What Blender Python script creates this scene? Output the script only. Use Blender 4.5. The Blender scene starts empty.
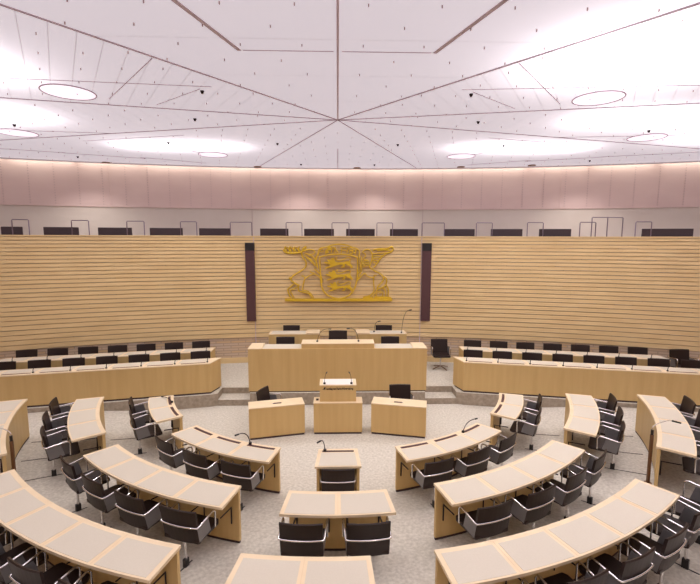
import bpy, math, random
from math import sin, cos, pi, radians as R
from mathutils import Vector, Matrix
random.seed(7)
sc = bpy.context.scene
col = sc.collection

# ------------------------------------------------------------------ camera
CAM_Y, CAM_Z = -10.034, 3.975
PITCH, YAW, ROLL = 0.12097, 0.02754, 0.00259
def basis():
    def rot(x, y, z):
        c, s = cos(ROLL), sin(ROLL); x, z = c*x - s*z, s*x + c*z
        c, s = cos(PITCH), sin(PITCH); y, z = c*y + s*z, -s*y + c*z
        c, s = cos(YAW), sin(YAW); return Vector((c*x + s*y, -s*x + c*y, z))
    return rot(1, 0, 0), rot(0, 0, 1), rot(0, -1, 0)
cd = bpy.data.cameras.new('camera'); cam = bpy.data.objects.new('camera', cd); col.objects.link(cam)
rx, up, bk = basis()
cam.matrix_world = Matrix(((rx.x, up.x, bk.x, 0), (rx.y, up.y, bk.y, CAM_Y), (rx.z, up.z, bk.z, CAM_Z), (0, 0, 0, 1)))
cd.sensor_width = 36; cd.lens = 442/700*36; cd.clip_start = .05; cd.clip_end = 200
sc.camera = cam
# ------------------------------------------------------------------ world, exposure
w = bpy.data.worlds.new('world'); sc.world = w; w.use_nodes = True
w.node_tree.nodes['Background'].inputs[0].default_value = (1, .93, .97, 1)
w.node_tree.nodes['Background'].inputs[1].default_value = .25
sc.view_settings.view_transform = 'Standard'; sc.view_settings.look = 'None'
sc.view_settings.exposure = 0.0; sc.view_settings.gamma = 1
CEIL_GLOW = 0.40          # the evenly backlit glass ceiling
PLENUM = [                # lamps above the glass: x, y, size x, size y, watts
    (3.9, -4.3, 1.9, 1.2, 150), (-4.9, -3.9, 1.0, 1.5, 27), (6.0, -1.5, 2.6, .8, 70), (-6.4, -1.4, 1.6, .9, 34),
    (4.6, 1.3, 3.0, .5, 62), (-3.9, 1.4, 2.8, .45, 48), (-8.0, -0.8, 1.6, 1.0, 22), (8.6, -0.2, 1.8, .9, 48),
    (3.0, -8.3, 4, 2, 90), (-3.0, -8.3, 4, 2, 90), (0, -10.5, 6, 2, 90)]
def area(name, loc, sx, sy, watts, colr, rot=(0, 0, 0), spread=pi):
    l = bpy.data.lights.new(name, 'AREA'); l.shape = 'RECTANGLE'; l.size = sx; l.size_y = sy; l.energy = watts; l.color = colr; l.spread = spread
    o = bpy.data.objects.new(name, l); o.location = loc; o.rotation_euler = rot; col.objects.link(o); return o
CEIL = 6.236
for x, y, sx, sy, e in PLENUM:
    area('plenum_lamp', (x, y, CEIL + .5), sx, sy, e, (1, .94, .98))
FAR_K, FAR_Y = .0166, 5.03
WALL_K, WALL_Y = .0225, 3.02
for i in range(-6, 7):
    x = i*1.75
    y = FAR_Y - FAR_K*x*x - .16
    area('cove_lamp', (x, y, CEIL + .07), 1.7, .12, 5.5, (1, .93, .80), (R(-8), 0, math.atan(-2*FAR_K*x)))

# ------------------------------------------------------------------ materials
def newmat(name):
    m = bpy.data.materials.new(name); m.use_nodes = True
    nt = m.node_tree; return m, nt, nt.nodes, nt.links, nt.nodes['Principled BSDF']
def flat(name, c, rough=.5, metal=0, spec=.5):
    m, nt, N, L, P = newmat(name)
    P.inputs['Base Color'].default_value = (*c, 1); P.inputs['Roughness'].default_value = rough
    P.inputs['Metallic'].default_value = metal; P.inputs['Specular IOR Level'].default_value = spec
    return m
def grain(name, c1, c2, scale, rough=.45, detail=3, coord='Object', spec=.35, bump=0):
    m, nt, N, L, P = newmat(name)
    tc = N.new('ShaderNodeTexCoord'); mp = N.new('ShaderNodeMapping'); mp.inputs['Scale'].default_value = scale
    nz = N.new('ShaderNodeTexNoise'); nz.inputs['Scale'].default_value = 1; nz.inputs['Detail'].default_value = detail
    cr = N.new('ShaderNodeValToRGB'); cr.color_ramp.elements[0].color = (*c1, 1); cr.color_ramp.elements[1].color = (*c2, 1)
    cr.color_ramp.elements[0].position = .3; cr.color_ramp.elements[1].position = .7
    L.new(tc.outputs[coord], mp.inputs[0]); L.new(mp.outputs[0], nz.inputs[0]); L.new(nz.outputs[0], cr.inputs[0]); L.new(cr.outputs[0], P.inputs['Base Color'])
    P.inputs['Roughness'].default_value = rough; P.inputs['Specular IOR Level'].default_value = spec
    if bump:
        b = N.new('ShaderNodeBump'); b.inputs['Strength'].default_value = bump; b.inputs['Distance'].default_value = .01
        L.new(nz.outputs[0], b.inputs['Height']); L.new(b.outputs[0], P.inputs['Normal'])
    return m
M = {}
M['wood'] = grain('oak_veneer', (.58, .39, .16), (.64, .45, .195), (9, 9, .6))
M['edge'] = grain('pale_oak', (.76, .61, .40), (.81, .66, .45), (5, 5, 5))
M['joint'] = flat('oak_joint', (.74, .57, .36), .5)
M['slat'] = grain('slat_oak', (.72, .53, .27), (.80, .61, .33), (.8, 3, 6), rough=.5)
M['pad'] = grain('grey_beige_linoleum', (.61, .555, .455), (.635, .58, .48), (60, 60, 60), rough=.55)
M['carpet'] = grain('speckled_carpet', (.49, .455, .385), (.68, .64, .56), (24, 24, 24), rough=.95, detail=10, spec=.1)
M['stone'] = grain('speckled_riser', (.30, .25, .19), (.44, .37, .29), (14, 14, 14), rough=.8, detail=8)
M['plinth'] = flat('dark_plinth', (.045, .02, .022), .5)
M['leather'] = flat('black_leather', (.022, .012, .010), .45, spec=.4)
M['leather_sheen'] = flat('black_leather_sheen', (.16, .15, .15), .3, spec=.7)  # grey reflection on the black leather put into the base colour
M['chrome'] = flat('chrome', (.78, .76, .76), .18, 1)
M['black'] = flat('black_plastic', (.015, .013, .014), .4)
M['steel'] = flat('dark_steel', (.03, .022, .025), .35, .5)
M['slot'] = flat('dark_red_brown_slot', (.07, .022, .025), .45)
M['gold'] = flat('gold_paint', (.72, .48, .03), .4, .2)
M['bronze'] = flat('bronze_brown', (.20, .10, .05), .4, .3)
M['white'] = grain('white_plaster', (.66, .59, .53), (.69, .62, .56), (2, 2, 2), rough=.9)
M['pink'] = grain('pinkish_perforated_panel', (.66, .50, .48), (.72, .56, .53), (.7, .7, 2), rough=.8)
M['stud'] = flat('panel_stud', (.62, .50, .46), .4)
M['panel'] = flat('dark_brown_panel', (.09, .04, .045), .4)
M['bench'] = flat('dark_bench', (.055, .035, .04), .6)
M['rail'] = flat('violet_grey_metal', (.22, .17, .22), .35, .6)
M['seam'] = flat('mauve_seam', (.58, .47, .56), .6)
M['screen_white'] = flat('white_lectern_top', (.80, .76, .72), .5)
M['text'] = flat('black_lettering', (.03, .015, .012), .6)
M['disc'] = flat('white_lamp_disc', (.74, .72, .76), .4)
M['darkfloor'] = flat('gallery_floor', (.3, .25, .22), .9)
M['wall_plain'] = grain('side_wall_oak', (.56, .37, .2), (.62, .42, .24), (3, 3, .6))
# wall backing seen between the slats: staggered blocks
def backing():
    m, nt, N, L, P = newmat('block_backing')
    tc = N.new('ShaderNodeTexCoord'); sp = N.new('ShaderNodeSeparateXYZ'); cb = N.new('ShaderNodeCombineXYZ')
    L.new(tc.outputs['Object'], sp.inputs[0]); L.new(sp.outputs[0], cb.inputs[0]); L.new(sp.outputs[2], cb.inputs[1])
    b = N.new('ShaderNodeTexBrick'); b.offset = .5; b.inputs['Scale'].default_value = 1
    b.inputs['Brick Width'].default_value = .42; b.inputs['Row Height'].default_value = .075; b.inputs['Mortar Size'].default_value = .012
    b.inputs['Color1'].default_value = (.62, .42, .22, 1); b.inputs['Color2'].default_value = (.58, .46, .36, 1); b.inputs['Mortar'].default_value = (.44, .32, .23, 1)
    L.new(cb.outputs[0], b.inputs[0]); L.new(b.outputs['Color'], P.inputs['Base Color']); P.inputs['Roughness'].default_value = .7
    return m
M['backing'] = backing()
# luminous ceiling glass: evenly backlit sheet, translucent to the lamps above, fine joints across the bisector
def ceiling_mat(joint, width, off=0.0):
    m, nt, N, L, P = newmat('ceiling_glass')
    N.remove(P); out = N['Material Output']
    tc = N.new('ShaderNodeTexCoord'); sp = N.new('ShaderNodeSeparateXYZ'); L.new(tc.outputs['Object'], sp.inputs[0])
    md = N.new('ShaderNodeMath'); md.operation = 'PINGPONG'; md.inputs[1].default_value = joint/2; L.new(sp.outputs[0], md.inputs[0])
    lt = N.new('ShaderNodeMath'); lt.operation = 'LESS_THAN'; lt.inputs[1].default_value = width; L.new(md.outputs[0], lt.inputs[0])
    em = N.new('ShaderNodeEmission'); em.inputs[0].default_value = (1, .885, .955, 1); em.inputs[1].default_value = CEIL_GLOW
    tl = N.new('ShaderNodeBsdfTranslucent'); tl.inputs[0].default_value = (.62, .60, .62, 1)
    df = N.new('ShaderNodeBsdfDiffuse'); df.inputs[0].default_value = (.22, .20, .215, 1)
    a1 = N.new('ShaderNodeAddShader'); a2 = N.new('ShaderNodeAddShader')
    L.new(em.outputs[0], a1.inputs[0]); L.new(tl.outputs[0], a1.inputs[1]); L.new(a1.outputs[0], a2.inputs[0]); L.new(df.outputs[0], a2.inputs[1])
    d2 = N.new('ShaderNodeBsdfDiffuse'); d2.inputs[0].default_value = (.45, .38, .42, 1)
    mx = N.new('ShaderNodeMixShader')
    ml = N.new('ShaderNodeMath'); ml.operation = 'MULTIPLY'; ml.inputs[1].default_value = .3; L.new(lt.outputs[0], ml.inputs[0])
    L.new(ml.outputs[0], mx.inputs[0]); L.new(a2.outputs[0], mx.inputs[1]); L.new(d2.outputs[0], mx.inputs[2]); L.new(mx.outputs[0], out.inputs[0])
    return m
M['glass_fine'] = ceiling_mat(.27, .007)
M['glass_wide'] = ceiling_mat(1.15, .008)

# ------------------------------------------------------------------ mesh helpers (all coordinates in metres, world frame unless said)
class MB:
    def __init__(s): s.v = []; s.f = []; s.m = []; s.sm = []; s.mi = 0
    def add(s, vs, fs, smooth=False):
        o = len(s.v); s.v += [tuple(p) for p in vs]; s.f += [tuple(i + o for i in f) for f in fs]; s.m += [s.mi]*len(fs); s.sm += [smooth]*len(fs); return s
    def box(s, x0, x1, y0, y1, z0, z1, tf=None):
        p = [(x, y, z) for z in (z0, z1) for y in (y0, y1) for x in (x0, x1)]
        if tf: p = [tf(*q) for q in p]
        return s.add(p, [(0, 2, 3, 1), (4, 5, 7, 6), (0, 1, 5, 4), (2, 6, 7, 3), (0, 4, 6, 2), (1, 3, 7, 5)])
    def prism(s, poly, z0, z1):
        n = len(poly); vs = [(x, y, z0) for x, y in poly] + [(x, y, z1) for x, y in poly]
        return s.add(vs, [tuple(reversed(range(n))), tuple(range(n, 2*n))] + [(i, (i+1) % n, n+(i+1) % n, n+i) for i in range(n)])
    def strip(s, rows):      # closed cross-section rows swept along a path: rows = list of equal-length loops
        k = len(rows[0]); vs = [p for r in rows for p in r]; fs = []
        for i in range(len(rows)-1):
            for j in range(k): fs.append((i*k+j, i*k+(j+1) % k, (i+1)*k+(j+1) % k, (i+1)*k+j))
        fs.append(tuple(reversed(range(k)))); fs.append(tuple(range((len(rows)-1)*k, len(rows)*k)))
        return s.add(vs, fs)
    def arc(s, r0, r1, a0, a1, z0, z1, n=16, zf=None):
        rows = []
        for i in range(n+1):
            a = R(a0 + (a1-a0)*i/n); c, d = sin(a), -cos(a)
            rows.append([(r0*c, r0*d, z0), (r1*c, r1*d, z0), (r1*c, r1*d, z1), (r0*c, r0*d, z1)])
        return s.strip(rows)
    def cyl(s, c, r, z0, z1, n=16, r2=None):
        r2 = r if r2 is None else r2
        vs = [(c[0]+r*cos(2*pi*i/n), c[1]+r*sin(2*pi*i/n), z0) for i in range(n)] + [(c[0]+r2*cos(2*pi*i/n), c[1]+r2*sin(2*pi*i/n), z1) for i in range(n)]
        s.add(vs, [(i, (i+1) % n, n+(i+1) % n, n+i) for i in range(n)], True); return s.add(vs, [tuple(reversed(range(n))), tuple(range(n, 2*n))])
    def tube(s, pts, r, n=6, flatk=1, closed=False):
        pts = [Vector(p) for p in pts]; rows = []; prev = None; m = len(pts)
        for i, p in enumerate(pts):
            if closed: t = pts[(i+1) % m] - pts[i-1]
            else: t = pts[min(i+1, m-1)] - pts[max(i-1, 0)]
            t = t.normalized() if t.length > 1e-9 else Vector((0, 0, 1))
            if prev is None: u = t.cross(Vector((0, 0, 1)) if abs(t.z) < .9 else Vector((1, 0, 0))).normalized()
            else: u = (prev - t*prev.dot(t)).normalized()
            prev = u; v = t.cross(u)
            rows.append([tuple(p + u*(r*cos(2*pi*j/n)) + v*(r*flatk*sin(2*pi*j/n))) for j in range(n)])
        k = n; vs = [q for rw in rows for q in rw]; fs = []
        for i in range(m-1 + (1 if closed else 0)):
            for j in range(k): a = i*k; b = ((i+1) % m)*k; fs.append((a+j, a+(j+1) % k, b+(j+1) % k, b+j))
        s.add(vs, fs, True)
        if not closed: s.add(rows[0], [tuple(reversed(range(k)))]); s.add(rows[-1], [tuple(range(k))])
        return s
    def build(s, name, mats, parent=None, loc=None, bevel=0, rot=0):
        mats = mats if isinstance(mats, list) else [mats]
        me = bpy.data.meshes.new(name); off = Vector(loc) if loc else (Vector(parent['_o']) if parent is not None and '_o' in parent else Vector((0, 0, 0)))
        me.from_pydata([Vector(p) - off for p in s.v], [], s.f)
        for m in mats: me.materials.append(M[m])
        me.polygons.foreach_set('material_index', s.m); me.polygons.foreach_set('use_smooth', s.sm); me.update()
        o = bpy.data.objects.new(name, me); col.objects.link(o)
        if parent is not None: o.parent = parent
        elif loc: o.location = loc
        if bevel:
            b = o.modifiers.new('bevel', 'BEVEL'); b.width = bevel; b.segments = 2; b.limit_method = 'ANGLE'
        return o
def tag(o, label=None, cat=None, group=None, kind=None):
    if label: o['label'] = label
    if cat: o['category'] = cat
    if group: o['group'] = group
    if kind: o['kind'] = kind
    return o
def thing(name, label, cat, loc=(0, 0, 0), rz=0, group=None):
    o = bpy.data.objects.new(name, None); col.objects.link(o); o.location = loc; o.rotation_euler = (0, 0, rz); o.empty_display_size = .1
    if rz == 0: o['_o'] = list(loc)
    return tag(o, label, cat, group)
def dup(root, loc, rz, label=None, group=None, scale=1, link=True):
    r = root.copy(); col.objects.link(r); r.location = loc; r.rotation_euler = (0, 0, rz); r.scale = (scale,)*3
    if label: r['label'] = label
    if group: r['group'] = group
    for ch in list(root.children):
        c = ch.copy(); col.objects.link(c); c.parent = r
        for g in list(ch.children):
            d = g.copy(); col.objects.link(d); d.parent = c
    return r
def struct(o): o['kind'] = 'structure'; return o
def pol(r, deg, z=0): a = R(deg); return (r*sin(a), -r*cos(a), z)

# ------------------------------------------------------------------ floor, podium
def ramp(r): return max(0.0, min(.20, (r-4.0)*.088))
fl = MB(); NR = [0, 1, 2, 3, 4, 4.5, 5, 5.5, 6, 6.3, 8, 11, 16]; NA = 72
vs = [(r*sin(2*pi*j/NA), -r*cos(2*pi*j/NA), ramp(r)) for r in NR for j in range(NA)]
fl.add(vs, [(i*NA+j, i*NA+(j+1) % NA, (i+1)*NA+(j+1) % NA, (i+1)*NA+j) for i in range(len(NR)-1) for j in range(NA)][0:], True)
struct(fl.build('floor', 'carpet'))
PZ = .30
def yw(x): return .19 - .215*(abs(x)-3.02)      # front line of the two wing desks
def wally(x): return WALL_Y - WALL_K*x*x
pod = MB()
left = [(-13, yw(13)-.08), (-3.0, .13)]
poly = [(-13, yw(13)-.05), (-3.06, .12), (-2.86, .20), (-2.86, .62), (-2.1, .62), (-2.1, .20)]
poly = poly + [(-x, y) for x, y in reversed(poly)] + [(x, wally(x)+.1) for x in (13, 10, 8, 6, 4, 2, 0, -2, -4, -6, -8, -10, -13)]
pod.prism(poly, -.05, PZ-.004)
pd = pod.build('floor_podium', 'stone'); struct(pd)
top = MB(); top.prism(poly, PZ-.004, PZ); struct(top.build('floor_podium_carpet', 'carpet'))
for s, side in ((-1, 'left'), (1, 'right')):
    st = MB(); xs = sorted((s*2.1, s*2.86)); st.box(xs[0], xs[1], .19, .64, 0, .146); st.mi = 1; st.box(xs[0], xs[1], .185, .64, .146, .15)
    struct(st.build('floor_step_' + side, ['stone', 'carpet']))
# low dais behind the presidium desk
da = MB(); da.box(-2.0, 2.0, .92, 1.62, PZ, .61); da.box(-2.0, 2.0, 1.62, 2.8, PZ, .67); struct(da.build('floor_dais', 'carpet'))

# ------------------------------------------------------------------ slatted wall
def curve_rows(x0, x1, fy, d0, d1, z0, z1, n):
    return [[(x, fy(x)-d0, z0), (x, fy(x)-d1, z0), (x, fy(x)-d1, z1), (x, fy(x)-d0, z1)] for x in [x0 + (x1-x0)*i/n for i in range(n+1)]]
RIM = 4.04; PER = .1765
wb = MB(); wb.strip(curve_rows(-13, 13, wally, -.15, 0, 0, RIM-.03, 60)); wb.mi = 1
wb.strip(curve_rows(-13, 13, wally, -.15, .045, RIM-.035, RIM, 60)); z = RIM-.05
while z > 1.06:
    per = .094 + (RIM-z)*.014
    wb.strip(curve_rows(-13, 13, wally, -.01, .028, z-per+.02, z, 60)); z -= per
wb.strip(curve_rows(-13, 13, wally, -.01, .03, PZ, .46, 60))
wb.mi = 2
for x in (-2.43, 2.44):
    wb.box(x-.008, x+.008, wally(x)-.034, wally(x), PZ, RIM)
struct(wb.build('wall_back', ['backing', 'slat', 'seam']))
# gallery floor and upper wall behind the rim
def fary(x): return FAR_Y - FAR_K*x*x
gf = MB(); rows = [[(x, wally(x), 3.62), (x, fary(x)+.1, 3.62), (x, fary(x)+.1, 3.7), (x, wally(x), 3.7)] for x in [-13 + 26*i/40 for i in range(41)]]
gf.strip(rows); struct(gf.build('floor_gallery', 'darkfloor'))
uw = MB(); uw.strip(curve_rows(-13, 13, fary, -.2, 0, 3.6, 4.925, 60)); struct(uw.build('wall_gallery', 'white'))
pw = MB(); pw.strip(curve_rows(-13, 13, fary, -.2, .03, 4.925, CEIL+.5, 60)); pw.mi = 1
x = -12.3
while x < 12.4:
    y = fary(x) - .03
    for k in range(16):
        zz = 5.0 + k*.077; pw.box(x-.013, x+.013, y-.012, y, zz, zz+.022)
    x += .63
pw.mi = 2
for x in [-11.1, -7.1, -2.84, 2.84, 7.1, 11.1]:
    pw.box(x-.012, x+.012, fary(x)-.04, fary(x), 4.925, CEIL+.4)
pw.box(-.36, -.345, fary(0)-.04, fary(0), 4.925, CEIL+.4); 
pw.mi = 3
for x in (-2.84, 2.84): pw.box(x-.006, x+.006, fary(x)-.008, fary(x), 3.7, 4.925)
struct(pw.build('wall_gallery_upper', ['pink', 'stud', 'pink', 'stud']))
for s, side in ((-1, 'left'), (1, 'right')):
    b = MB(); b.box(min(s*13, s*13.2), max(s*13, s*13.2), -14, 6, -.1, CEIL+.3); struct(b.build('wall_' + side, 'wall_plain'))
b = MB(); b.box(-13.2, 13.2, -14.2, -14, -.1, CEIL+.3); struct(b.build('wall_front', 'wall_plain'))

# ------------------------------------------------------------------ ceiling: eight glass facets meeting at one hub
HUB = (0.0, -1.2)
def ceil_edge(a):   # distance from the hub to the ceiling edge in direction a (0 = towards -y)
    dx, dy = sin(a), -cos(a); t = .5
    while True:
        x, y = HUB[0]+dx*t, HUB[1]+dy*t
        if abs(x) > 13 or y < -14 or y > fary(x)-.27: return t
        t += .01
RAYS = [0, 38.6, 78, 104.7, 156.2, 203.8, 255.3, 282, 321.4, 360]
for i in range(len(RAYS)-1):
    a0, a1 = R(RAYS[i]), R(RAYS[i+1]); am = (a0+a1)/2
    if i in (0, 8): am = 0
    phi = am - pi/2     # rotation so local +X points along the bisector
    o = MB(); n = 14; P2 = [(0, 0)]
    for j in range(n+1):
        a = a0 + (a1-a0)*j/n; t = ceil_edge(a); P2.append((sin(a)*t, -cos(a)*t))
    c, s_ = cos(-phi), sin(-phi)
    loc2 = [(x*c - y*s_, x*s_ + y*c) for x, y in P2]
    o.add([(x, y, 0) for x, y in loc2], [(0, j+1, j+2) for j in range(n)]); 
    # glass fixings: short pins in rows under the sheet
    o.mi = 1
    step = .72 if i in (0, 8) else .62
    for gx in range(1, 22):
        for gy in range(-14, 15):
            X, Y = gx*.46+.1, gy*step + (.3 if gx % 2 else 0)
            wx, wy = X*cos(phi)-Y*sin(phi), X*sin(phi)+Y*cos(phi); an = math.atan2(wx, -wy) % (2*pi); rr = math.hypot(X, Y)
            if a0+.02 < an < a1-.02 and rr < ceil_edge(an)-.15 and rr > .5 and HUB[1]+wy > -9.5:
                o.box(X-.006, X+.006, Y-.006, Y+.006, -.028, 0)
    ob = o.build('ceiling', ['glass_wide' if i in (0, 8, 4) else 'glass_fine', 'stud'])
    ob.location = (HUB[0], HUB[1], CEIL); ob.rotation_euler = (0, 0, phi); struct(ob)
M['stud'].node_tree.nodes['Principled BSDF'].inputs['Base Color'].default_value = (.5, .38, .38, 1)
def seam(p, q, wd, name='trim_1', dz=.012, mat='seam'):
    p, q = Vector(p), Vector(q); d = (q-p).normalized(); n = Vector((-d.y, d.x))*wd/2
    b = MB(); b.prism([tuple(p-n), tuple(q-n), tuple(q+n), tuple(p+n)], CEIL-dz, CEIL+.005); return struct(b.build(name, mat))
ti = 1
for a in RAYS[:-1]:
    t = ceil_edge(R(a)); wd = .026 if a in (0, 38.6, 321.4) else .017
    seam((HUB[0], HUB[1]), (HUB[0]+sin(R(a))*t, HUB[1]-cos(R(a))*t), wd, 'trim_%d' % ti, mat='seam'); ti += 1
seam((0, 1.6), (0, 4.7), .02, 'trim_%d' % ti); ti += 1
for s in (-1, 1):
    for p, q, wd in (((1.19, -4.32), (2.05, -6.9), .05), ((1.15, -4.33), (.05, -4.33), .012), ((2.1, -2.9), (3.1, -2.05), .009),
                     ((4.1, 1.6), (3.2, 2.9), .03), ((5.5, 3.2), (7.4, 2.4), .03), ((4.9, .1), (7.6, -.2), .018), ((7.3, 2.4), (10.5, 1.2), .03),
                     ((2.35, -4.05), (3.75, -2.35), .01), ((4.0, 3.9), (5.6, 3.0), .03), ((3.4, .2), (6.0, .9), .012), ((1.9, -3.0), (5.6, -3.35), .012)):
        seam((s*p[0], p[1]), (s*q[0], q[1]), wd, 'trim_%d' % ti, .006); ti += 1
# edge trim of the ceiling
et = MB(); et.strip([[(x, fary(x)-.32, CEIL-.03), (x, fary(x)-.24, CEIL-.03), (x, fary(x)-.24, CEIL+.03), (x, fary(x)-.32, CEIL+.03)] for x in [-12.9+25.8*i/60 for i in range(61)]])
struct(et.build('trim_%d' % ti, 'disc')); ti += 1
# round lamps in the ceiling
M['disc_glass'] = ceiling_mat(50, -1); M['disc_glass'].name = 'lamp_disc_glass'
cl = thing('ceiling_light', 'round flush ceiling light with dark ring, nearest on the left', 'ceiling light', (-4.2, -2.69, CEIL), 0, 'round ceiling lights')
b = MB(); n = 40
b.tube([(-4.2+.38*cos(2*pi*i/n), -2.69+.38*sin(2*pi*i/n), CEIL-.012) for i in range(n)], .010, 6, closed=True); b.build('ring', 'seam', cl)
b = MB(); b.cyl((-4.2, -2.69), .37, CEIL-.012, CEIL-.004, 40); b.build('disc', 'disc_glass', cl)
for x, y, lb in ((4.2, -2.69, 'nearest on the right'), (-6.95, .1, 'at the far left edge'), (6.9, 0, 'at the far right'), (-3.4, 2.48, 'farthest back on the left'), (3.4, 2.44, 'farthest back on the right')):
    dup(cl, (x, y, CEIL), 0, 'round flush ceiling light with dark ring, ' + lb)
# spot lamps: small dark cones, each with its own lamp
sp0 = None
SPOTS = [(2.1, -2.8, 'nearest pair'), (2.73, -1.17, 'level with the hub'), (4.04, .98, 'behind the side lamp'), (1.45, .98, 'just behind the hub'), (6.52, -.6, 'by the outer round light'), (7.3, 2.95, 'farthest out'), (1.13, 3.95, 'farthest back by the middle'), (1.5, -6.6, 'added unseen to light foreground desks'), (4.3, -6.8, 'added unseen to light outer foreground')]  # last two pairs are out of view, added to brighten the foreground
for x, y, lb in SPOTS:
    for s, side in ((-1, 'left'), (1, 'right')):
        txt = 'small dark cone spotlight in the ceiling, ' + side + ' half, ' + lb
        if sp0 is None:
            sp0 = thing('ceiling_spotlight', txt, 'spotlight', (s*x, y, CEIL), 0, 'small ceiling spotlights')
            b = MB(); b.cyl((s*x, y), .016, CEIL-.045, CEIL, 10, .034); b.build('spotlight_housing', 'steel', sp0)
            b = MB(); b.cyl((s*x, y), .013, CEIL-.049, CEIL-.045, 10); b.build('lens', 'disc', sp0)
        else: dup(sp0, (s*x, y, CEIL), 0, txt)
        l = bpy.data.lights.new('spot', 'SPOT'); l.energy = 50 if y < -6 else 112; l.spot_size = R(120); l.spot_blend = .8; l.shadow_soft_size = .04; l.color = (1, .93, .86)
        o = bpy.data.objects.new('spot_lamp', l); o.location = (s*x, y, CEIL-.10); col.objects.link(o)
# small flat vents near the ceiling edge
for x, y, lb in ((-7.0, 3.9, 'far left'), (-2.55, 4.5, 'left of the middle'), (.62, 4.6, 'just right of the middle seam'), (3.9, 4.25, 'right'), (6.0, 3.85, 'far right')):
    b = MB(); b.cyl((x, y), .12, CEIL-.02, CEIL, 20); tag(b.build('ceiling_vent', 'bronze', loc=(x, y, CEIL)), 'small flat brown ceiling disc near the far edge, ' + lb, 'vent', 'ceiling discs')

# ------------------------------------------------------------------ gallery: dark benches and thin metal frames behind the rim
def gy(x): return 3.6 - .02*x*x
BEN = [(-8.93, -8.45), (-8.03, -7.19), (-6.76, -5.89), (-5.45, -4.55), (-4.11, -3.22), (-2.35, -1.5), (-1.03, -.12), (.25, 1.13), (1.59, 2.44), (3.21, 4.12), (4.57, 5.47), (5.9, 6.77), (8.44, 9.65)]
for i, (a, c) in enumerate(BEN):
    a_, c_ = a, c; xm = (a+c)/2; y = gy(xm); sl = math.atan(-.04*xm); L = (c-a)/2
    nth = ['first', 'second', 'third', 'fourth', 'fifth', 'sixth', 'seventh', 'eighth', 'ninth', 'tenth', 'eleventh', 'twelfth', 'last'][i]
    t = thing('gallery_bench', 'dark brown bench back showing above the slatted wall, %s from the left' % nth, 'bench', (xm, y, 3.7), sl, 'gallery benches')
    b = MB(); b.box(-L, L, .02, .07, .30, .56); b.build('backrest', 'bench', t, bevel=.01)
    b = MB(); b.box(-L, L, -.26, .04, .28, .34); b.build('seat', 'bench', t)
    for s in (-1, 1): b = MB(); b.box(s*L*.8-.03, s*L*.8+.03, -.22, 0, 0, .28); b.build('leg', 'steel', t)
FRM = [(-8.71, -8.27), (-7.39, -6.92), (-6.04, -5.55), (-4.62, -4.15), (-3.22, -2.58), (-1.57, -1.09), (-.18, .34), (1.19, 1.67), (2.55, 3.23), (4.14, 4.62), (5.56, 6.03), (6.93, 7.39), (7.19, 8.08), (8.27, 8.72)]
for i, (a, c) in enumerate(FRM):
    big = i == 12; zt = 4.56 if big else 4.43; xm = (a+c)/2; y = gy(xm) + (-.53 if big else -.5); y = max(y + .03, wally(min(abs(a), abs(c))) + .19); kf = (y+10.03)/(gy(xm)+10.03); a *= kf; c *= kf; xm *= kf
    b = MB(); lean = -.05 if xm < 0 else .05
    b.tube([(a, y, 3.7), (a, y, zt-.02), (a+.02, y, zt), (c-.02, y, zt), (c, y, zt-.02), (c, y, 3.7)], .013, 6)
    if big: b.tube([(7.64*kf, y, 3.7), (7.64*kf, y, zt)], .013)
    nth = ['first', 'second', 'third', 'fourth', 'fifth', 'sixth', 'seventh', 'eighth', 'ninth', 'tenth', 'eleventh', 'twelfth', 'taller double', 'last'][i]
    tag(b.build('gallery_rail', 'rail', loc=(xm, y, 3.7)), ('tall wide metal rail frame with a middle post above the right wall' if big else 'thin grey metal rail frame above the slatted wall, %s from the left' % nth), 'rail', 'gallery rail frames')

# ------------------------------------------------------------------ dark tall panels in the wall
for x0, x1, lb in ((-2.665, -2.405, 'left'), (2.455, 2.72, 'right')):
    y = wally((x0+x1)/2) - .06
    t = thing('wall_panel', 'tall narrow dark brown panel on the slatted wall, %s of the golden crest' % lb, 'wall panel', ((x0+x1)/2, y, 1.55))
    b = MB(); b.box(x0, x1, y-.03, y+.06, 1.55, 3.62); b.build('panel_body', 'panel', t)
    b = MB(); b.box(x0, x1, y-.04, y+.06, 3.62, 3.84); b.build('panel_head', 'black', t)

# ------------------------------------------------------------------ golden crest
EY = WALL_Y - .075
def E(px, py): return ((px-338.3)*.0295, 2.115 + (302-py)*.0291)
def Lc(X, Y): return E(280 + X/8.98, 240 + Y/8.98)
cr_ = thing('coat_of_arms', 'large golden coat of arms with shield, stag and griffin on the slatted wall', 'coat of arms', (0, EY, 2.0))
def smooth(pts, n=4):
    out = []; m = len(pts)
    for i in range(m-1):
        p0, p1, p2, p3 = pts[max(i-1, 0)], pts[i], pts[i+1], pts[min(i+2, m-1)]
        for k in range(n):
            t = k/n
            out.append(tuple(.5*((2*p1[j]) + (-p0[j]+p2[j])*t + (2*p0[j]-5*p1[j]+4*p2[j]-p3[j])*t*t + (-p0[j]+3*p1[j]-3*p2[j]+p3[j])*t**3) for j in (0, 1)))
    return out + [pts[-1]]
def stroke(mb, pts, r=.02, f=Lc, sm=True):
    P_ = [f(*p) for p in pts]
    if sm and len(P_) > 2: P_ = smooth(P_)
    mb.tube([(u, EY-.03, v) for u, v in P_], r*1.12, 6)
def plate(mb, pts, f=Lc, d=.03):
    P_ = [f(*p) for p in pts]; n = len(P_)
    vs = [(u, EY-.02-d, v) for u, v in P_] + [(u, EY, v) for u, v in P_]
    mb.add(vs, [tuple(range(n)), tuple(reversed(range(n, 2*n)))] + [(i, (i+1) % n, n+(i+1) % n, n+i) for i in range(n)])
b = MB(); plate(b, [(50, 528), (1015, 528), (1010, 552), (52, 552)], d=.05); b.build('crest_base', 'gold', cr_)
b = MB()
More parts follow.
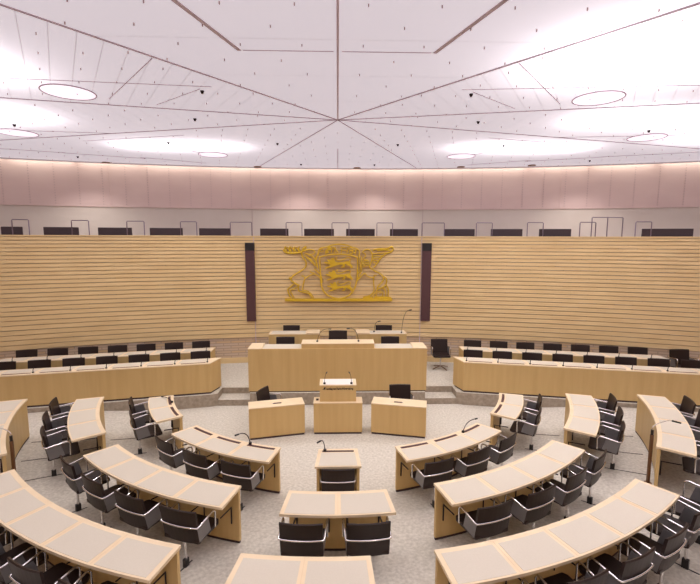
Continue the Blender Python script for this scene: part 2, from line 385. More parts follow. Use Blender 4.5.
stroke(b, [(360, 150), (368, 300), (375, 400), (400, 465), (450, 508), (530, 530), (610, 508), (662, 455), (690, 380), (698, 280), (700, 155)], .022)
stroke(b, [(360, 152), (440, 132), (530, 126), (620, 132), (700, 155)], .02)
b.build('shield_rim', 'gold', cr_)
lion = [(75, 135), (85, 118), (120, 127), (135, 122), (112, 102), (122, 80), (140, 92), (158, 95), (158, 70), (175, 68), (192, 62), (198, 95), (215, 128), (300, 126), (345, 112), (378, 118), (388, 150), (408, 178), (412, 205), (385, 210), (386, 188), (352, 174), (330, 152), (318, 158), (322, 180), (308, 202), (272, 203), (275, 190), (298, 183), (292, 158), (240, 165), (180, 190), (135, 208), (88, 217), (92, 202), (150, 178), (140, 158)]
tail = [(370, 122), (384, 95), (372, 66), (335, 72), (295, 95), (255, 105), (222, 98), (212, 72), (232, 58)]
for ox, oy, s in ((0, 0, 1), (17, 147, .95), (33, 286, .9)):
    f = lambda X, Y, ox=ox, oy=oy, s=s: E(318 + (75+ox+(X-75)*s)/11.7, 252 + (60+oy+(Y-60)*s)/11.7)
    b = MB(); plate(b, [(X, 62+(Y-62)*.84) for X, Y in lion], f, .04); stroke(b, [(X, 56+(Y-56)*.8) for X, Y in tail], .014, f); b.build('lion', 'gold', cr_)
# crown row of small crests above the shield
b = MB()
stroke(b, [(350, 140), (352, 95), (375, 70), (420, 62), (470, 45), (530, 36), (600, 44), (650, 62), (690, 75), (715, 100), (712, 145)], .018)
for xx in (420, 470, 500, 560, 610, 655, 685): stroke(b, [(xx-8, 118 if 440 < xx < 640 else 128), (xx+4, 60 if 440 < xx < 640 else 75)], .014, sm=False)
stroke(b, [(480, 60), (505, 85), (525, 112)], .02); stroke(b, [(545, 62), (600, 66)], .014, sm=False); stroke(b, [(545, 88), (600, 92)], .014, sm=False)
plate(b, [(432, 60), (455, 55), (468, 78), (448, 95), (430, 85)]); plate(b, [(408, 95), (430, 88), (445, 110), (420, 122)])
for cx, cy in ((380, 92), (635, 80), (668, 100), (640, 108)): stroke(b, [(cx+14*cos(t*pi/3), cy+14*sin(t*pi/3)) for t in range(7)], .013)
b.build('crown', 'gold', cr_)
# stag, left
b = MB()
stroke(b, [(40, 85), (60, 110), (110, 118), (180, 112), (210, 95)], .022)
for xx in (55, 95, 135, 175): stroke(b, [(xx+22, 110), (xx, 75), (xx+8, 58)], .02)
for xx in (80, 120, 160): stroke(b, [(xx+14, 112), (xx+12, 85), (xx-12, 66)], .016)
stroke(b, [(205, 110), (215, 80), (240, 55)], .025); stroke(b, [(215, 95), (240, 85), (240, 55)], .02)
stroke(b, [(215, 100), (260, 85), (300, 88), (318, 100), (310, 122), (280, 128), (235, 120)], .017)
stroke(b, [(200, 105), (210, 150), (240, 195), (235, 240), (205, 270), (160, 297), (120, 325), (105, 358), (135, 385), (180, 410)], .02)
stroke(b, [(230, 120), (280, 135), (315, 165), (335, 205), (345, 255)], .017)
for k in range(5): stroke(b, [(222+14*k, 130+8*k), (262+12*k, 168+13*k), (300+9*k, 175+14*k)], .012)
stroke(b, [(130, 395), (90, 430), (75, 450), (95, 510), (110, 527)], .018); stroke(b, [(175, 410), (130, 440), (98, 455), (118, 500), (130, 525)], .016)
stroke(b, [(200, 320), (228, 335), (215, 395), (205, 450)], .017); stroke(b, [(170, 400), (172, 455), (215, 470), (265, 485), (290, 525)], .018)
stroke(b, [(205, 452), (250, 462), (285, 490), (305, 525)], .016)
stroke(b, [(230, 345), (270, 320), (310, 300), (285, 290), (275, 280)], .017); stroke(b, [(310, 300), (350, 325), (372, 350)], .016)
stroke(b, [(310, 255), (345, 285), (375, 325), (382, 385)], .018); stroke(b, [(345, 130), (330, 180), (340, 240)], .016)
stroke(b, [(320, 170), (345, 125), (362, 105)], .016)
stroke(b, [(95, 352), (90, 340), (112, 338)], .018)
b.build('stag', 'gold', cr_)
# griffin, right
G = lambda X, Y: E(352 + X/9.41, 242 + Y/9.41)
b = MB()
stroke(b, [(195, 75), (250, 62), (330, 60), (372, 42), (385, 68), (360, 92), (310, 108)], .022, G)
stroke(b, [(235, 78), (300, 72), (360, 75)], .02, G)
for k in range(5): stroke(b, [(175+6*k, 110+28*k-4*k*k*.6), (235-4*k, 105+22*k), (320-22*k, 100+26*k)], .014, G)
stroke(b, [(318, 105), (270, 150), (235, 205), (205, 240)], .018, G)
stroke(b, [(100, 90), (125, 72), (160, 70), (185, 95), (195, 130), (180, 190), (165, 235)], .018, G)
stroke(b, [(100, 95), (125, 110), (130, 135), (110, 150), (120, 165), (150, 165)], .016, G)
for k in range(4): stroke(b, [(105, 180+18*k), (135, 172+16*k), (165, 178+14*k)], .012, G)
stroke(b, [(85, 130), (95, 170), (92, 260), (75, 310), (50, 360)], .016, G); stroke(b, [(60, 120), (75, 160), (80, 250), (60, 300)], .014, G)
stroke(b, [(165, 235), (215, 270), (265, 295), (300, 335), (285, 380), (245, 420), (245, 455)], .019, G)
stroke(b, [(125, 290), (85, 325), (50, 370), (40, 395)], .018, G); stroke(b, [(125, 290), (150, 322), (205, 335), (212, 315), (235, 312)], .016, G)
stroke(b, [(205, 335), (208, 400), (212, 460), (175, 505), (110, 522)], .017, G)
stroke(b, [(290, 320), (325, 345), (325, 395), (290, 430), (250, 440)], .018, G); stroke(b, [(315, 400), (345, 440), (345, 515)], .017, G); stroke(b, [(290, 430), (318, 460), (322, 515)], .016, G)
stroke(b, [(275, 460), (240, 480), (235, 515), (270, 525), (295, 500), (285, 470), (262, 490)], .014, G); stroke(b, [(245, 450), (215, 490), (195, 520)], .016, G)
plate(b, [(105, 535), (110, 515), (150, 508), (205, 525), (205, 535)], G); plate(b, [(210, 535), (215, 515), (300, 515), (370, 520), (378, 535)], G)
b.build('griffin', 'gold', cr_)

# ------------------------------------------------------------------ chairs
def chair_parts(t, pedestal):
    # local frame: the sitter looks along +Y
    b = MB(); vs = []; n = 8      # backrest: curved leather panel, leaning back a little
    W_, H0, H1 = .238, .375, .805
    def bp(u, h, d): return (W_*u, -.205 - .07*(h-H0)/(H1-H0) + .026*u*u + d, h)
    rows = []
    for i in range(n+1):
        u = -1 + 2*i/n; rows.append([bp(u, H0, 0), bp(u, H0+.2, 0), bp(u, H1-.012, 0), bp(u, H1, .012), bp(u, H1-.012, .03), bp(u, H0+.2, .03), bp(u, H0, .03)])
    b.strip(rows); b.build('backrest', 'leather', t)
    b = MB(); b.prism([(-.235, -.20), (.235, -.20), (.24, .19), (.21, .235), (-.21, .235), (-.24, .19)], .375, .425); b.build('seat', 'leather', t, bevel=.012)
    for s in (-1, 1):
        b = MB(); y0 = -.165
        vs = [(s*.238, y0-.01, .39), (s*.245, .03, .42), (s*.247, -.02, .608), (s*.240, y0-.05, .585)]
        vs += [(v[0]-s*.008, v[1], v[2]) for v in vs]
        b.add(vs, [(0, 1, 2, 3), (7, 6, 5, 4), (0, 4, 5, 1), (1, 5, 6, 2), (2, 6, 7, 3), (3, 7, 4, 0)]); b.build('side_panel', 'leather_sheen', t)
    pts = [(-.255, .10, .41), (-.257, .105, .60), (-.257, .085, .632), (-.256, .05, .638), (-.253, -.19, .60)]
    mid = [(W_*1.05*u, -.205-.07*.53+.026*u*u-.014, .60) for u in (-.98, -.8, -.4, 0, .4, .8, .98)]
    b = MB(); b.tube(pts + mid + [(-x, y, z) for x, y, z in reversed(pts)], .0115, 6); b.build('armrest', 'chrome', t)
    if pedestal == 'post':
        b = MB(); b.cyl((0, -.13), .017, .07, .375, 10); b.build('post', 'chrome', t)
        b = MB(); b.box(-.022, .022, -.165, -.10, 0, .11); b.build('foot', 'black', t)
    else:
        b = MB(); b.cyl((0, 0), .022, .05, .375, 10); b.build('post', 'chrome', t)
        b = MB()
        for k in range(4):
            a = k*pi/2 + .5; c, s_ = cos(a), sin(a)
            b.tube([(0, 0, .085), (.14*c, .14*s_, .06), (.27*c, .27*s_, .022)], .018, 6, .6)
        b.build('star_base', 'bronze', t)
protos = {}
def place_chair(x, y, z, rz, label, group, kind='post', scale=1):
    if kind not in protos:
        t = thing('armchair', label, 'chair', (0, 0, 0), 0, group); chair_parts(t, kind); protos[kind] = t
        t.location = (x, y, z); t.rotation_euler = (0, 0, rz); t.scale = (scale,)*3; return t
    return dup(protos[kind], (x, y, z), rz, label, group, scale)
CR = {'A': 4.048+.02, 'B': 5.343+.02, 'C': 6.613+.02}
trk = [ti]
def ring_chair(ring, deg, label, group, track=True, dr=0):
    r = CR[ring] + dr; z = ramp(r)
    x, y, _ = pol(r, deg); place_chair(x, y, z, R(deg), label, group)
    if track:
        b = MB(); c, d = sin(R(deg)), -cos(R(deg)); nx, ny = -d*.008, c*.008
        r0, r1 = r+.02, r+.62
        q = [(r0*c-nx, r0*d-ny), (r1*c-nx, r1*d-ny), (r1*c+nx, r1*d+ny), (r0*c+nx, r0*d+ny)]
        b.add([(px, py, ramp(math.hypot(px, py))+h) for h in (-.01, .004) for px, py in q], [(3, 2, 1, 0), (4, 5, 6, 7), (0, 1, 5, 4), (1, 2, 6, 5), (2, 3, 7, 6), (3, 0, 4, 7)])
        struct(b.build('trim_%d' % trk[0], 'steel')); trk[0] += 1

# ------------------------------------------------------------------ curved desks
RAD = {'A': (3.578, 4.048, 0.0), 'B': (4.861, 5.343, .101), 'C': (6.139, 6.613, .210)}
def curved_desk(ring, a0, a1, n, label, slots=False, brackets=True, name='curved_desk', group='curved desks'):
    r0, r1, dz = RAD[ring]; zt = dz + .74; am = (a0+a1)/2
    t = thing(name, label, 'desk', pol((r0+r1)/2, am, ramp(r0)), 0, group)
    ns = max(6, int((a1-a0)/1.5))
    b = MB(); b.arc(r0, r1, a0, a1, zt-.032, zt, ns); b.build('desktop', 'edge', t)
    zf = ramp(r0) - .005
    b = MB(); e = math.degrees(.012/r0); b.arc(r0+.015, r0+.06, a0+e, a1-e, zf+.045, zt-.032, ns); b.build('front_panel', 'wood', t)
    b = MB(); b.arc(r0+.022, r0+.055, a0+e*1.4, a1-e*1.4, zf, zf+.045, ns); b.build('plinth', 'plinth', t)
    dth = (a1-a0)/n; br = .062 if not slots else .13
    for k in range(n):
        m0, m1 = a0+dth*k, a0+dth*(k+1); rm = (r0+r1)/2
        g0 = math.degrees((.05 if k == 0 else .036)/rm); g1 = math.degrees((.05 if k == n-1 else .036)/rm)
        b = MB(); b.arc(r0+br, r1-.022, m0+g0, m1-g1, zt, zt+.0025, 8); b.build('writing_surface', 'pad', t)
        if slots:
            c0 = math.degrees(.07/r0); b = MB(); b.arc(r0+.055, r0+.105, m0+c0, m1-c0, zt, zt+.004, 8); b.build('cable_slot', 'slot', t)
        if brackets:
            for q in ((m0+1.3, 1), (m1-1.3, -1)) if n < 3 else ((m0+1.3, 1),) if k < n-1 else ((m0+1.3, 1), (m1-1.3, -1)):
                a, sg = q; rr = r0+.075; b = MB()
                P1 = pol(rr, a, zf+.50); P2 = pol(rr, a+sg*math.degrees(.0/rr), zf+.28)
                b.tube([pol(rr+.25, a, zf+.52), P1, P2], .011, 4); b.build('bracket', 'steel', t)
        # thin inlay joint between two seats
        if k < n-1:
            b = MB(); j = math.degrees(.003/rm); b.arc(r0+.01, r1-.01, m1-j, m1+j, zt, zt+.0012, 4); b.build('joint', 'joint', t)
    return t
def seats(ring, a0, a1, n, desc, group, shift=0, spread=False, dr=0, which=None):
    names = {1: ['only'], 2: ['left', 'right'], 3: ['left', 'middle', 'right'], 4: ['first', 'second', 'third', 'fourth'], 5: ['first', 'second', 'third', 'fourth', 'fifth']}[n]
    d = (a1-a0)/n
    for k in range(n):
        if which and k not in which: continue
        seatn = 'only seat' if n == 1 else (names[k] + ' seat' if n < 4 else names[k] + ' seat from left')
        ring_chair(ring, a0+d*(k+.5)+(shift if n < 3 or not spread else (1 if a0 > 0 else -1)*(.7+.4*(k if a0 > 0 else n-1-k))), 'black leather armchair at the %s, %s' % (desc, seatn), group, dr=dr)
A3 = (14.4, 43.3); A2 = (52.4, 72.1); B4 = (14.7, 43.8); B3 = (50.7, 72.8); C4 = (8.8, 38.0); C4s = (49.6, 72.7); C5 = (14.7, 43.9)
def side(s, ab): return ab if s > 0 else (-ab[1], -ab[0])
for s, sd in ((-1, 'left'), (1, 'right')):
    a = side(s, A3); curved_desk('A', *a, 3, 'curved three-seat desk with dark slots, innermost ring, %s of the small single desk' % sd, True)
    seats('A', *a, 3, '%s three-seat desk with dark slots' % sd, 'armchairs at the curved desks', spread=True)
    a = side(s, A2); curved_desk('A', *a, 2, 'short two-seat curved desk with dark slots near the %s wing desk' % sd, True)
    seats('A', *a, 2, 'short %s two-seat desk below the wing desk' % sd, 'armchairs at the curved desks', shift=s*1.5, dr=.06)
    a = side(s, B4); curved_desk('B', *a, 4, 'curved four-seat desk in the middle ring, %s of centre' % sd)
    seats('B', *a, 4, '%s four-seat middle-ring desk' % sd, 'armchairs at the curved desks', spread=True)
    a = side(s, B3); curved_desk('B', *a, 3, 'curved three-seat side desk without slots, middle ring, %s side' % sd)
    seats('B', *a, 3, '%s three-seat middle-ring side desk' % sd, 'armchairs at the curved desks', shift=s*1.3, dr=.08)
    a = side(s, C4s); curved_desk('C', *a, 4, 'curved four-seat side desk of the outer ring at the %s edge' % sd)
    if s > 0: seats('C', *a, 4, 'far right outer-ring side desk', 'armchairs at the curved desks', shift=1.2, dr=.08)
    if s > 0:
        a = side(s, C4); curved_desk('C', *a, 5, 'large curved foreground desk with five seats at the lower right')
        seats('C', *a, 5, 'large right foreground desk', 'armchairs at the curved desks', shift=1.3)
        ring_chair('C', 41.8, 'black leather armchair standing past the outer end of the large right foreground desk', 'armchairs at the curved desks')
    else:
        a = side(s, C5); curved_desk('C', *a, 5, 'large curved foreground desk with five seats at the lower left')
        seats('C', *a, 5, 'large left foreground desk', 'armchairs at the curved desks', shift=-1.3)
curved_desk('B', -7.25, 7.2, 2, 'short two-seat desk in the middle ring, behind the single desk')
seats('B', -7.9, 7.2, 2, 'short central two-seat desk', 'armchairs at the curved desks')
curved_desk('C', -8.8, 2.9, 2, 'two-seat desk cut off by the lower frame edge, foreground centre', brackets=False)
# small single desk in the middle
t = thing('single_desk', 'small single desk with dark slot and microphone in the middle of the floor', 'desk', (0, -3.8, 0))
b = MB(); b.prism([(-.3, -3.53), (-.335, -4.07), (.335, -4.07), (.3, -3.53)], .708, .74); b.build('desktop', 'edge', t)
b = MB(); b.prism([(-.255, -3.66), (-.28, -4.045), (.28, -4.045), (.255, -3.66)], .74, .7425); b.build('writing_surface', 'pad', t)
b = MB(); b.box(-.24, .24, -3.635, -3.59, .74, .744); b.build('cable_slot', 'slot', t)
b = MB(); b.box(-.27, .27, -3.58, -3.55, .04, .708); b.build('front_panel', 'wood', t)
for s in (-1, 1): b = MB(); b.box(*sorted((s*.31, s*.27)), -4.03, -3.55, .0, .708); b.build('side_panel', 'wood', t)
place_chair(0, -3.97, 0, 0, 'black leather armchair at the small single desk in the middle', 'armchairs at the curved desks', scale=.97)

# ------------------------------------------------------------------ microphones
def mic(base, tip, label, r=.007, arch=.0, name='gooseneck_microphone', hr=.014, hl=.06, foot=True):
    t = thing(name, label, 'microphone', base)
    p, q = Vector(base), Vector(tip); m = p.lerp(q, .5) + Vector((0, 0, arch))
    pts = [p + (m-p)*k/4 if False else (1-k/8)**2*p + 2*(k/8)*(1-k/8)*Vector((p.x*.85+q.x*.15, p.y*.85+q.y*.15, q.z+arch)) + (k/8)**2*q for k in range(9)]
    b = MB(); b.tube(pts, r, 6); b.build('gooseneck', 'steel', t)
    if foot: b = MB(); b.cyl((p.x, p.y), .024, p.z, p.z+.03, 12); b.build('foot', 'black', t)
    d = (pts[-1]-pts[-2]).normalized(); b = MB(); b.tube([q-d*.01, q, q+d*hl*.6, q+d*hl], hr, 8); b.build('microphone_head', 'black', t)
    return t
mic((-.20, -3.61, .744), (-.27, -3.60, .90), 'gooseneck microphone on the small single desk', arch=.05)
mic((-1.385, -3.35, .744), (-1.56, -3.38, .92), 'gooseneck microphone on the left innermost three-seat desk', arch=.06)
mic((2.10, -3.0, .744), (2.40, -2.7, .85), 'gooseneck microphone on the right innermost three-seat desk', arch=.08)
mic(pol(3.62, -65, .744), tuple(Vector(pol(3.8, -70, .744)) + Vector((0, .05, .02))), 'low gooseneck microphone lying over the short left two-seat desk', arch=.06)
for s, sd in ((-1, 'left'), (1, 'right')):
    a = s*52.9; base = pol(6.07, a, ramp(6.07))
    t = thing('microphone_stand', 'floor standing pole with gooseneck microphone at the %s outer side desk' % sd, 'microphone stand', base)
    x, y, z = base
    b = MB(); b.cyl((x, y), .055, z, z+.015, 20); b.build('base', 'bronze', t)
    b = MB(); b.box(x-.018, x+.018, y-.018, y+.018, z+.015, .98); b.build('pole', 'bronze', t)
    b = MB(); b.cyl((x, y), .02, .98, 1.06, 10); b.build('collar', 'black', t)
    b = MB(); b.tube([(x, y, 1.05), (x, y, 1.10), (x+s*.03, y+.01, 1.125), (x+s*.15, y+.05, 1.15), (x+s*.3, y+.08, 1.17), (x+s*.36, y+.08, 1.165)], .006); b.build('gooseneck', 'chrome', t)
    b = MB(); b.tube([(x+s*.36, y+.08, 1.165), (x+s*.48, y+.05, 1.14)], .014, 8); b.build('microphone_head', 'black', t)

# ------------------------------------------------------------------ speaker's lectern
t = thing('lectern', 'wooden lectern with black lettering at the centre of the chamber', 'lectern', (0, -1.25, 0))
b = MB(); b.box(-.495, .495, -1.41, -1.08, .04, .65); b.build('lower_body', 'wood', t)
b = MB(); b.box(-.485, .485, -1.40, -1.09, 0, .04); b.build('plinth', 'plinth', t)
b = MB(); b.box(-.5, .5, -1.415, -1.075, .65, .665); b.build('shelf', 'edge', t)
b = MB(); b.add([(x, y, z) for x in (-.37, .37) for y, z in ((-1.345, .665), (-1.05, .665), (-1.05, 1.03), (-1.345, 1.0))], [(0, 1, 2, 3), (7, 6, 5, 4), (0, 4, 5, 1), (1, 5, 6, 2), (2, 6, 7, 3), (3, 7, 4, 0)]); ub = b.build('upper_body', 'wood', t)
sl = (.03/.295)
def zz_(y): return 1.002 + (y+1.345)*sl
b = MB(); b.add([(x, y, zz_(y)+h) for x in (-.375, .375) for y, h in ((-1.35, 0), (-1.04, 0), (-1.04, .014), (-1.35, .014))], [(0, 1, 2, 3), (7, 6, 5, 4), (0, 4, 5, 1), (1, 5, 6, 2), (2, 6, 7, 3), (3, 7, 4, 0)]); b.build('sloping_top', 'edge', t)
b = MB(); b.add([(x, y, zz_(y)+h) for x in (-.31, .31) for y, h in ((-1.33, .014), (-1.07, .014), (-1.07, .018), (-1.33, .018))], [(0, 1, 2, 3), (7, 6, 5, 4), (0, 4, 5, 1), (1, 5, 6, 2), (2, 6, 7, 3), (3, 7, 4, 0)]); b.build('reading_surface', 'screen_white', t)
b = MB(); b.box(-.45, -.40, -1.27, -1.21, .665, .685); b.build('button_box', 'steel', t)
fc = bpy.data.curves.new('lettering', 'FONT'); fc.body = 'Landtag von Baden-Württemberg'; fc.size = .06; fc.extrude = .001; fc.offset = .0024
fo = bpy.data.objects.new('lettering_curve', fc); col.objects.link(fo); bpy.context.view_layer.update()
me = bpy.data.meshes.new_from_object(fo.evaluated_get(bpy.context.evaluated_depsgraph_get())); bpy.data.objects.remove(fo); bpy.data.curves.remove(fc)
wd = max(v.co.x for v in me.vertices)
for v in me.vertices: v.co = Vector((-.235 + v.co.x/wd*.545, -.0985 - v.co.z, .920 + v.co.y*.95))
me.name = 'lettering'; me.materials.clear(); me.materials.append(M['text'])
fo = bpy.data.objects.new('lettering', me); col.objects.link(fo); fo.parent = ub
b = MB()
q = [(-.30, .922), (-.262, .922), (-.248, .968), (-.282, .968)]
b.add([(x, -1.349, z) for x, z in q], [(0, 1, 2, 3)]); b.tube([(-.315, -1.349, .918), (-.29, -1.349, .932), (-.262, -1.349, .925), (-.25, -1.349, .97)], .004, 4); em = b.build('small_emblem', 'text', loc=(0, -1.25, 0)); em.parent = ub; em.location = (0, 0, 0)
for s, sd in ((-1, 'left'), (1, 'right')):
    mic((s*.275, -1.30, zz_(-1.30)+.018), (s*.24 + s*.0, -1.16, 1.21), 'short gooseneck microphone on the lectern top, %s side' % sd, r=.005, hr=.012, hl=.05, arch=0)
# two desks beside the lectern
for s, sd in ((-1, 'left'), (1, 'right')):
    F0, F1 = Vector((s*1.745, -1.66)), Vector((s*.675, -1.41)); d = (F1-F0).normalized(); nrm = Vector((-s*abs(d.y), abs(d.x))) if False else Vector((s*-.0 + (-d.y if s < 0 else d.y)*1, abs(d.x)))
    nrm = Vector((-d.y, d.x)) if s < 0 else Vector((d.y, -d.x))
    if nrm.y < 0: nrm = -nrm
    def quad(a0, a1, b0, b1): L_ = (F1-F0).length; return [tuple(F0 + d*a + nrm*bb) for a, bb in ((a0, b0), (a1, b0), (a1, b1), (a0, b1))]
    Ld = (F1-F0).length
    def pr(poly, z0, z1, nm, mt):
        if s > 0: poly = poly[::-1]
        b = MB(); b.prism(poly, z0, z1); b.build(nm, mt, t)
    t = thing('side_desk', 'closed wooden desk standing just %s of the lectern' % sd, 'desk', (s*1.22, -1.4, 0), 0, 'desks beside the lectern')
    pr(quad(0, Ld, 0, .03), .04, .635, 'front_panel', 'wood'); pr(quad(.01, Ld-.01, .01, .36), 0, .04, 'plinth', 'plinth')
    pr(quad(0, .03, .03, .37), .04, .635, 'side_panel', 'wood'); pr(quad(Ld-.03, Ld, .03, .37), .04, .635, 'side_panel', 'wood')
    pr(quad(-.004, Ld+.004, -.004, .38), .635, .652, 'desktop', 'edge')
    m0 = Ld*.5 - .07; pr(quad(m0, m0+.17, .14, .175), .652, .662, 'socket_strip', 'slot')
    pr(quad(m0-.02, m0+.01, .145, .165), .662, .668, 'button', 'screen_white')
place_chair(1.36, -.90, 0, R(180), 'black leather armchair behind the desk right of the lectern', 'armchairs beside the lectern', scale=.98)
place_chair(-1.42, -.90, 0, R(-112), 'black leather armchair turned sideways behind the desk left of the lectern', 'armchairs beside the lectern', scale=.95)

# ------------------------------------------------------------------ presidium desk
t = thing('presidium_desk', 'long high wooden presidium desk on the podium below the crest', 'desk', (0, .5, PZ))
b = MB(); b.box(-2.135, 2.135, .26, .30, PZ+.025, 1.36); b.build('front_panel', 'wood', t)
for s in (-1, 1): b = MB(); b.box(*sorted((s*2.135, s*2.095)), .30, .84, PZ+.025, 1.355); b.build('side_panel', 'wood', t)
b = MB(); b.box(-2.12, 2.12, .275, .82, PZ, PZ+.025); b.build('plinth', 'plinth', t)
b = MB(); b.box(-2.095, 2.095, .30, .82, 1.30, 1.345); b.build('desktop', 'edge', t)
b = MB(); b.box(-1.81, -.90, .33, .80, 1.345, 1.349); b.build('writing_surface', 'pad', t)
b = MB(); b.box(.90, 1.81, .33, .80, 1.345, 1.349); b.build('writing_surface', 'pad', t)
for s in (-1, 1): b = MB(); b.box(*sorted((s*2.14, s*1.82)), .255, .84, 1.355, 1.372); b.build('end_cap', 'edge', t)
b = MB(); b.box(-.87, .87, .30, .72, 1.345, 1.465); b.build('raised_middle', 'wood', t)
b = MB(); b.box(-.875, .875, .295, .73, 1.465, 1.48); b.build('raised_top', 'edge', t)
for s, sd in ((-1, 'left'), (1, 'right')):
    x0, x1 = sorted((s*1.86, s*.50))
    t = thing('clerk_desk', 'wooden rear desk on the podium behind the presidium desk, %s half' % sd, 'desk', ((x0+x1)/2, 1.85, .67), 0, 'rear podium desks')
    b = MB(); b.box(x0, x1, 1.66, 1.69, .67, 1.40); b.build('front_panel', 'wood', t)
    for xx in (x0, x1-.03): b = MB(); b.box(xx, xx+.03, 1.69, 2.1, .67, 1.40); b.build('side_panel', 'wood', t)
    b = MB(); b.box(x0, x1, 1.66, 2.1, 1.40, 1.415); b.build('desktop', 'edge', t)
    xa, xb = sorted((s*1.8, s*.88)); b = MB(); b.box(xa, xb, 1.69, 2.07, 1.415, 1.418); b.build('writing_surface', 'pad', t)
    xa, xb = sorted((s*.86, s*.505)); b = MB(); b.box(xa, xb, 1.655, 2.1, 1.415, 1.445); b.build('raised_block', 'edge', t)
for x, y, z, lb in ((-1.37, 1.10, .61, 'left seat of the presidium desk'), (1.37, 1.10, .61, 'right seat of the presidium desk'), (0, 1.06, .78, 'raised middle seat of the presidium desk'),
                    (-1.34, 2.33, .67, 'left rear podium desk'), (1.33, 2.33, .67, 'right rear podium desk')):
    place_chair(x, y, z-(.0 if z != .78 else 0), pi, 'black leather armchair at the ' + lb, 'armchairs on the podium')
b = MB(); b.box(-.4, .4, .92, 1.4, .61, .78); struct(b.build('floor_dais_block', 'carpet'))
mic((-.5, .5, 1.48), (-.22, .45, 1.80), 'long gooseneck microphone on the presidium desk, left of the middle chair', arch=.02, r=.006)
mic((.50, .5, 1.48), (.27, .42, 1.82), 'long gooseneck microphone on the presidium desk, right of the middle chair', arch=.02, r=.006)
mic((.98, 1.75, 1.445), (1.09, 1.72, 1.74), 'gooseneck microphone at the inner end of the right rear podium desk', r=.006)
mic((1.73, 1.75, 1.415), (1.93, 1.7, 2.05), 'tall gooseneck microphone at the outer end of the right rear podium desk', r=.006)

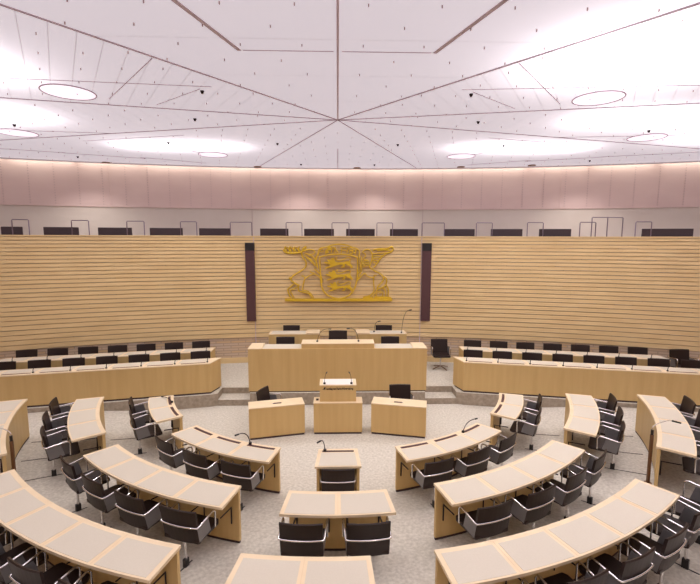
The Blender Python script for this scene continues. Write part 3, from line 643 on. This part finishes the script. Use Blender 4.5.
# ------------------------------------------------------------------ wing desks
def wing(s, sd):
    def rows(x0, x1, o0, o1, z0, z1, n=12, e0=0, slant=0.0):
        out = []
        for i in range(n+1):
            x = x0 + (x1-x0)*i/n; k = 1-i/n
            # inner end slants towards the podium centre
            xa = x; xb = x - slant*k*(o1-o0)
            out.append([(s*xa, yw(xa)+o0, z0), (s*xb, yw(xb)+o1, z0), (s*xb, yw(xb)+o1, z1), (s*xa, yw(xa)+o0, z1)][::s])
        return out
    XE = 9.6
    t = thing('wing_desk', 'long front wing desk with slots and microphones, %s side of the podium' % sd, 'desk', (s*6, yw(6)+.3, PZ))
    b = MB(); b.strip(rows(3.02, XE, 0, .03, PZ+.04, 1.02)); b.build('front_panel', 'wood', t)
    b = MB(); b.add([(s*x, y, z) for x, y in ((3.02, yw(3.02)), (2.89, yw(3.02)+.46), (2.92, yw(3.02)+.46), (3.05, yw(3.02))) for z in (PZ+.04, 1.02)],
                    [(0, 2, 3, 1), (2, 4, 5, 3), (4, 6, 7, 5), (6, 0, 1, 7), (1, 3, 5, 7), (0, 6, 4, 2)]); b.build('end_panel', 'wood', t)
    b = MB(); b.strip(rows(3.03, XE, .01, .4, PZ, PZ+.04, slant=.28)); b.build('plinth', 'plinth', t)
    b = MB(); b.strip(rows(3.02, XE, -.005, .48, 1.02, 1.04, slant=.28)); b.build('desktop', 'edge', t)
    for k in range(9):
        x = 3.12 + .71*k
        if x+.62 > XE: break
        b = MB(); b.strip(rows(x, x+.64, .16, .45, 1.04, 1.0425, 3)); b.build('writing_surface', 'pad', t)
        b = MB(); b.strip(rows(x+.02, x+.56, .075, .115, 1.04, 1.045, 3)); b.build('cable_slot', 'slot', t)
    nth = ['first', 'second', 'third', 'fourth', 'fifth', 'sixth', 'seventh', 'eighth']
    for k in range(8):
        x = 3.10 + .71*k
        if s < 0 and x > 8: break
        base = (s*x, yw(x)+.10, 1.045)
        small_mic(base, s, 'small black microphone on the %s front wing desk, %s from the podium' % (sd, nth[k]))
    # rear tier
    t = thing('wing_desk', 'long rear wing desk closer to the slatted wall, %s side' % sd, 'desk', (s*6, yw(6)+1.4, PZ))
    X0, X1 = 3.32, 8.15
    b = MB(); b.strip(rows(X0, X1, 1.22, 1.25, PZ+.04, 1.01)); b.build('front_panel', 'wood', t)
    b = MB(); b.strip(rows(X0+.01, X1, 1.23, 1.5, PZ, PZ+.04)); b.build('plinth', 'plinth', t)
    b = MB(); b.strip(rows(X0, X0+.03, 1.25, 1.62, PZ+.04, 1.01, 1)); b.build('side_panel', 'wood', t)
    b = MB(); b.strip(rows(X0, X1, 1.215, 1.66, 1.01, 1.03, slant=0)); b.build('desktop', 'edge', t)
    for k in range(7):
        x = 3.42+.69*k; b = MB(); b.strip(rows(x, x+.62, 1.32, 1.62, 1.03, 1.0325, 3)); b.build('writing_surface', 'pad', t)
    for k in range(7):
        x = 3.45 + .72*k
        small_mic((s*x, yw(x)+1.28, 1.03), s, 'small black microphone on the %s rear wing desk, %s from the podium' % (sd, nth[k]))
    phi = pi - s*.212
    for k in range(7 if s < 0 else 8):
        x = 3.46+.707*k; place_chair(s*x, yw(x)+.76, PZ, phi, 'black leather armchair in the front row of the %s wing, %s from the podium' % (sd, nth[k]), 'armchairs in the wings')
    for k in range(7):
        x = 3.78+.695*k; place_chair(s*x, yw(x)+1.93, PZ, phi, 'black leather armchair in the rear row of the %s wing, %s from the podium' % (sd, nth[k]), 'armchairs in the wings')
sm = []
def small_mic(base, s, label):
    if not sm:
        t = thing('table_microphone', label, 'microphone', base, 0, 'small microphones on the wing desks'); x, y, z = base
        b = MB(); b.cyl((x, y), .022, z, z+.02, 10); b.build('foot', 'black', t)
        b = MB(); b.tube([(x, y, z+.02), (x+.005, y, z+.07), (x+.02, y+.01, z+.11)], .008, 6); b.build('stem', 'black', t); sm.append(t)
    else: dup(sm[0], base, 0, label)
wing(-1, 'left'); wing(1, 'right')
place_chair(2.91, 2.12, PZ, pi, 'black leather swivel armchair on a star base, standing alone right of the presidium desk', None, 'star')
place_chair(8.86, .72, PZ, pi-.05, 'larger black leather armchair standing beyond the rear right wing desk', None, 'star', 1.03)
for o in bpy.data.objects:
    if '_o' in o: del o['_o']
